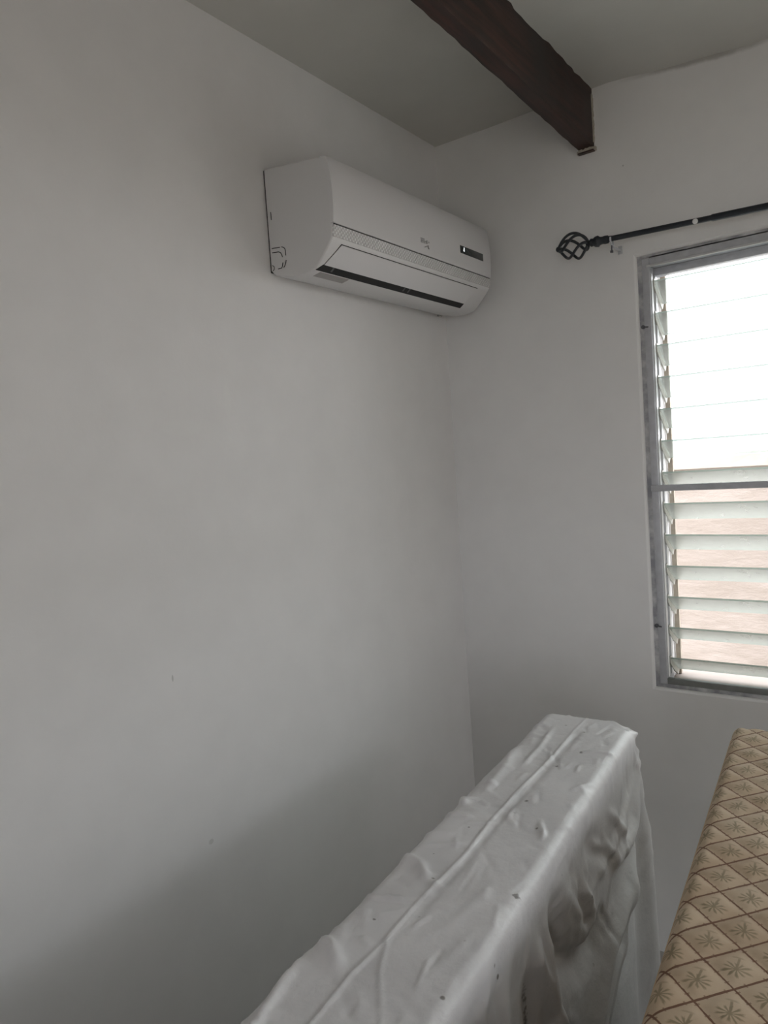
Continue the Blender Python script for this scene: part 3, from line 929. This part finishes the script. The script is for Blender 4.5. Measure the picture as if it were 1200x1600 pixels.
# per-cell variation
cell = t.n('ShaderNodeCombineXYZ')
t.link(t.m('FLOOR', S), cell.inputs[0]); t.link(t.m('FLOOR', Q), cell.inputs[1])
wn = t.n('ShaderNodeTexWhiteNoise', noise_dimensions='3D')
t.link(cell.outputs[0], wn.inputs['Vector'])
rv = wn.outputs['Value']
px = t.m('ADD', px, t.m('MULTIPLY', t.m('SUBTRACT', rv, 0.5), 0.08))
cyy = t.m('ADD', py, 0.09)
nzz = t.noise(c, 120, 3)
ang = t.m('ARCTAN2', px, t.m('MULTIPLY', cyy, 1.15))
rad = t.m('SQRT', t.m('ADD', t.m('POWER', px, 2.0), t.m('POWER', cyy, 2.0)))
lobe = t.n('ShaderNodeCombineXYZ')
t.link(t.m('MULTIPLY', ang, 1.7), lobe.inputs[0]); t.link(t.m('MULTIPLY', rv, 37.0), lobe.inputs[1])
ln_ = t.noise(lobe.outputs[0], 1.6, 2)
wv = t.m('COSINE', t.m('ADD', t.m('ADD', t.m('MULTIPLY', ang, 10.0), t.m('MULTIPLY', t.m('ADD', nzz, ln_), 3.5)), t.m('MULTIPLY', rv, 6.0)))
reach = t.m('ADD', 0.03, t.m('MULTIPLY', ln_, 0.26))
reach = t.m('ADD', reach, t.m('MULTIPLY', t.m('ABSOLUTE', t.m('SINE', ang)), 0.06))
tip = t.m('DIVIDE', rad, reach)
frond = t.m('MULTIPLY', t.step(t.m('SUBTRACT', wv, t.m('MULTIPLY', tip, 0.9)), -1.1, 0.15), t.m('SUBTRACT', 1.0, t.step(tip, 0.75, 1.05)))
heart = t.m('SUBTRACT', 1.0, t.step(rad, 0.025, 0.06))
tx = t.m('SUBTRACT', px, t.m('MULTIPLY', cyy, t.m('MULTIPLY', t.m('SUBTRACT', rv, 0.4), 0.5)))
trunk = t.m('MULTIPLY', t.m('SUBTRACT', 1.0, t.step(t.m('ABSOLUTE', tx), 0.012, 0.026)), t.m('MULTIPLY', t.step(cyy, 0.0, 0.02), t.m('SUBTRACT', 1.0, t.step(cyy, 0.24, 0.28))))
basebit = t.m('MULTIPLY', t.m('SUBTRACT', 1.0, t.step(t.m('ABSOLUTE', t.m('SUBTRACT', cyy, 0.285)), 0.01, 0.03)), t.m('SUBTRACT', 1.0, t.step(t.m('ABSOLUTE', px), 0.05, 0.12)))
soft = t.m('ADD', 0.45, t.m('MULTIPLY', t.noise(c, 30, 3), 0.75))
palm = t.m('MINIMUM', t.m('ADD', t.m('MAXIMUM', frond, heart), t.m('ADD', t.m('MULTIPLY', trunk, 0.85), t.m('MULTIPLY', basebit, 0.5))), 1.0)
palm = t.m('MULTIPLY', palm, t.m('MINIMUM', soft, 0.95))
wash = t.noise(c, 10, 4)
tan_ = t.mix(t.step(wash, 0.3, 0.7), lin((184, 161, 135)), lin((201, 181, 156)))
tan_ = t.mix(t.m('MULTIPLY', t.noise(c, 500, 2), 0.25), tan_, lin((172, 146, 120)))
base = t.mix(t.m('MULTIPLY', palm, 0.75), tan_, lin((104, 96, 68)))
base = t.mix(t.m('MULTIPLY', line, 0.9), base, lin((104, 66, 46)))
t.col(base)
t.set(Roughness=0.75)
t.bsdf.inputs['Specular IOR Level'].default_value = 0.25
t.bump(t.noise(c, 900, 2), 0.15, 0.0006)
M_palm = t.mat

pal_rot = math.radians(4.8)
PX, PY = 1.0276, -0.7364
pm = empty('palm_print_mattress', (PX, PY, PZ - PH), pal_rot)
me = rounded_grid(PL, PW, PH, 0.022, 0.005, quilt)
me.name = 'quilted_ticking'
q_ = link_obj('quilted_ticking', me, M_palm, pm)
q_.location = (0, 0, PH)
for zz in (0.012, PH - 0.030):                            # piping round the edge, top and bottom
    bm = bmesh.new()
    r_ = 0.024
    pts = []
    for cx_, cy_, a0_ in ((PW - r_, -r_, 0), (r_, -r_, 90), (r_, -PL + r_, 180), (PW - r_, -PL + r_, 270)):
        for k in range(7):
            an = math.radians(a0_ + 15 * k)
            pts.append((cx_ + (r_ - 0.001) * math.cos(an), cy_ + (r_ - 0.001) * math.sin(an), zz))
    pts.append(pts[0])
    tube(bm, pts, 0.0045, 8, cap=False)
    from_bm('edge_piping', bm, plain('tan_piping', lin((190, 160, 122)), 0.7) if zz < 0.1 else bpy.data.materials['tan_piping'], pm, smooth=50)
tag(pm, 'tan quilted mattress printed with palm trees in a diamond lattice, lying flat', 'mattress')

M_box = plain('cream_base_fabric', lin((196, 182, 160)), 0.85, var=0.06)
M_grey = plain('pale_grey_base_fabric', lin((168, 168, 166)), 0.85, var=0.06)
for k, (mt, lb) in enumerate(((M_box, 'cream fabric box spring directly under the palm-print mattress'), (M_grey, 'pale grey fabric box spring between the cream one and the bed frame'))):
    bs = empty('box_spring', (PX, PY, PZ - PH - 0.22 * (k + 1)), pal_rot)
    bm = bmesh.new()
    box(bm, 0.01, PW - 0.01, -PL + 0.01, -0.01, 0.0, 0.22, bevel=0.02)
    from_bm('padded_box', bm, mt, bs, smooth=40)
    bm = bmesh.new()
    box(bm, 0.005, PW - 0.005, -PL + 0.005, -0.005, 0.100, 0.106)
    from_bm('edge_tape', bm, M_edge, bs)
    tag(bs, lb, 'box spring', 'box springs stacked on the bed frame')
bf = empty('bed_frame', (PX, PY, 0), pal_rot)
FZ = PZ - PH - 0.44
bm = bmesh.new()
for d in ((0.02, 0.05, -PL + 0.02, -0.02), (PW - 0.05, PW - 0.02, -PL + 0.02, -0.02), (0.05, PW - 0.05, -0.05, -0.02), (0.05, PW - 0.05, -PL + 0.02, -PL + 0.05), (0.05, PW - 0.05, -PL / 2 - 0.015, -PL / 2 + 0.015)):
    box(bm, *d, FZ - 0.035, FZ)
from_bm('side_rails', bm, M_iron, bf)
for x_ in (0.06, PW - 0.06):
    for y_ in (-0.08, -PL + 0.08):
        bm = bmesh.new()
        tube(bm, [(x_, y_, 0), (x_, y_, 0.02), (x_, y_, 0.021), (x_, y_, FZ - 0.034)], [0.022, 0.022, 0.016, 0.016], 12)
        from_bm('leg', bm, M_iron, bf, smooth=40)
tag(bf, 'dark steel bed frame under the pale grey box spring', 'bed frame')
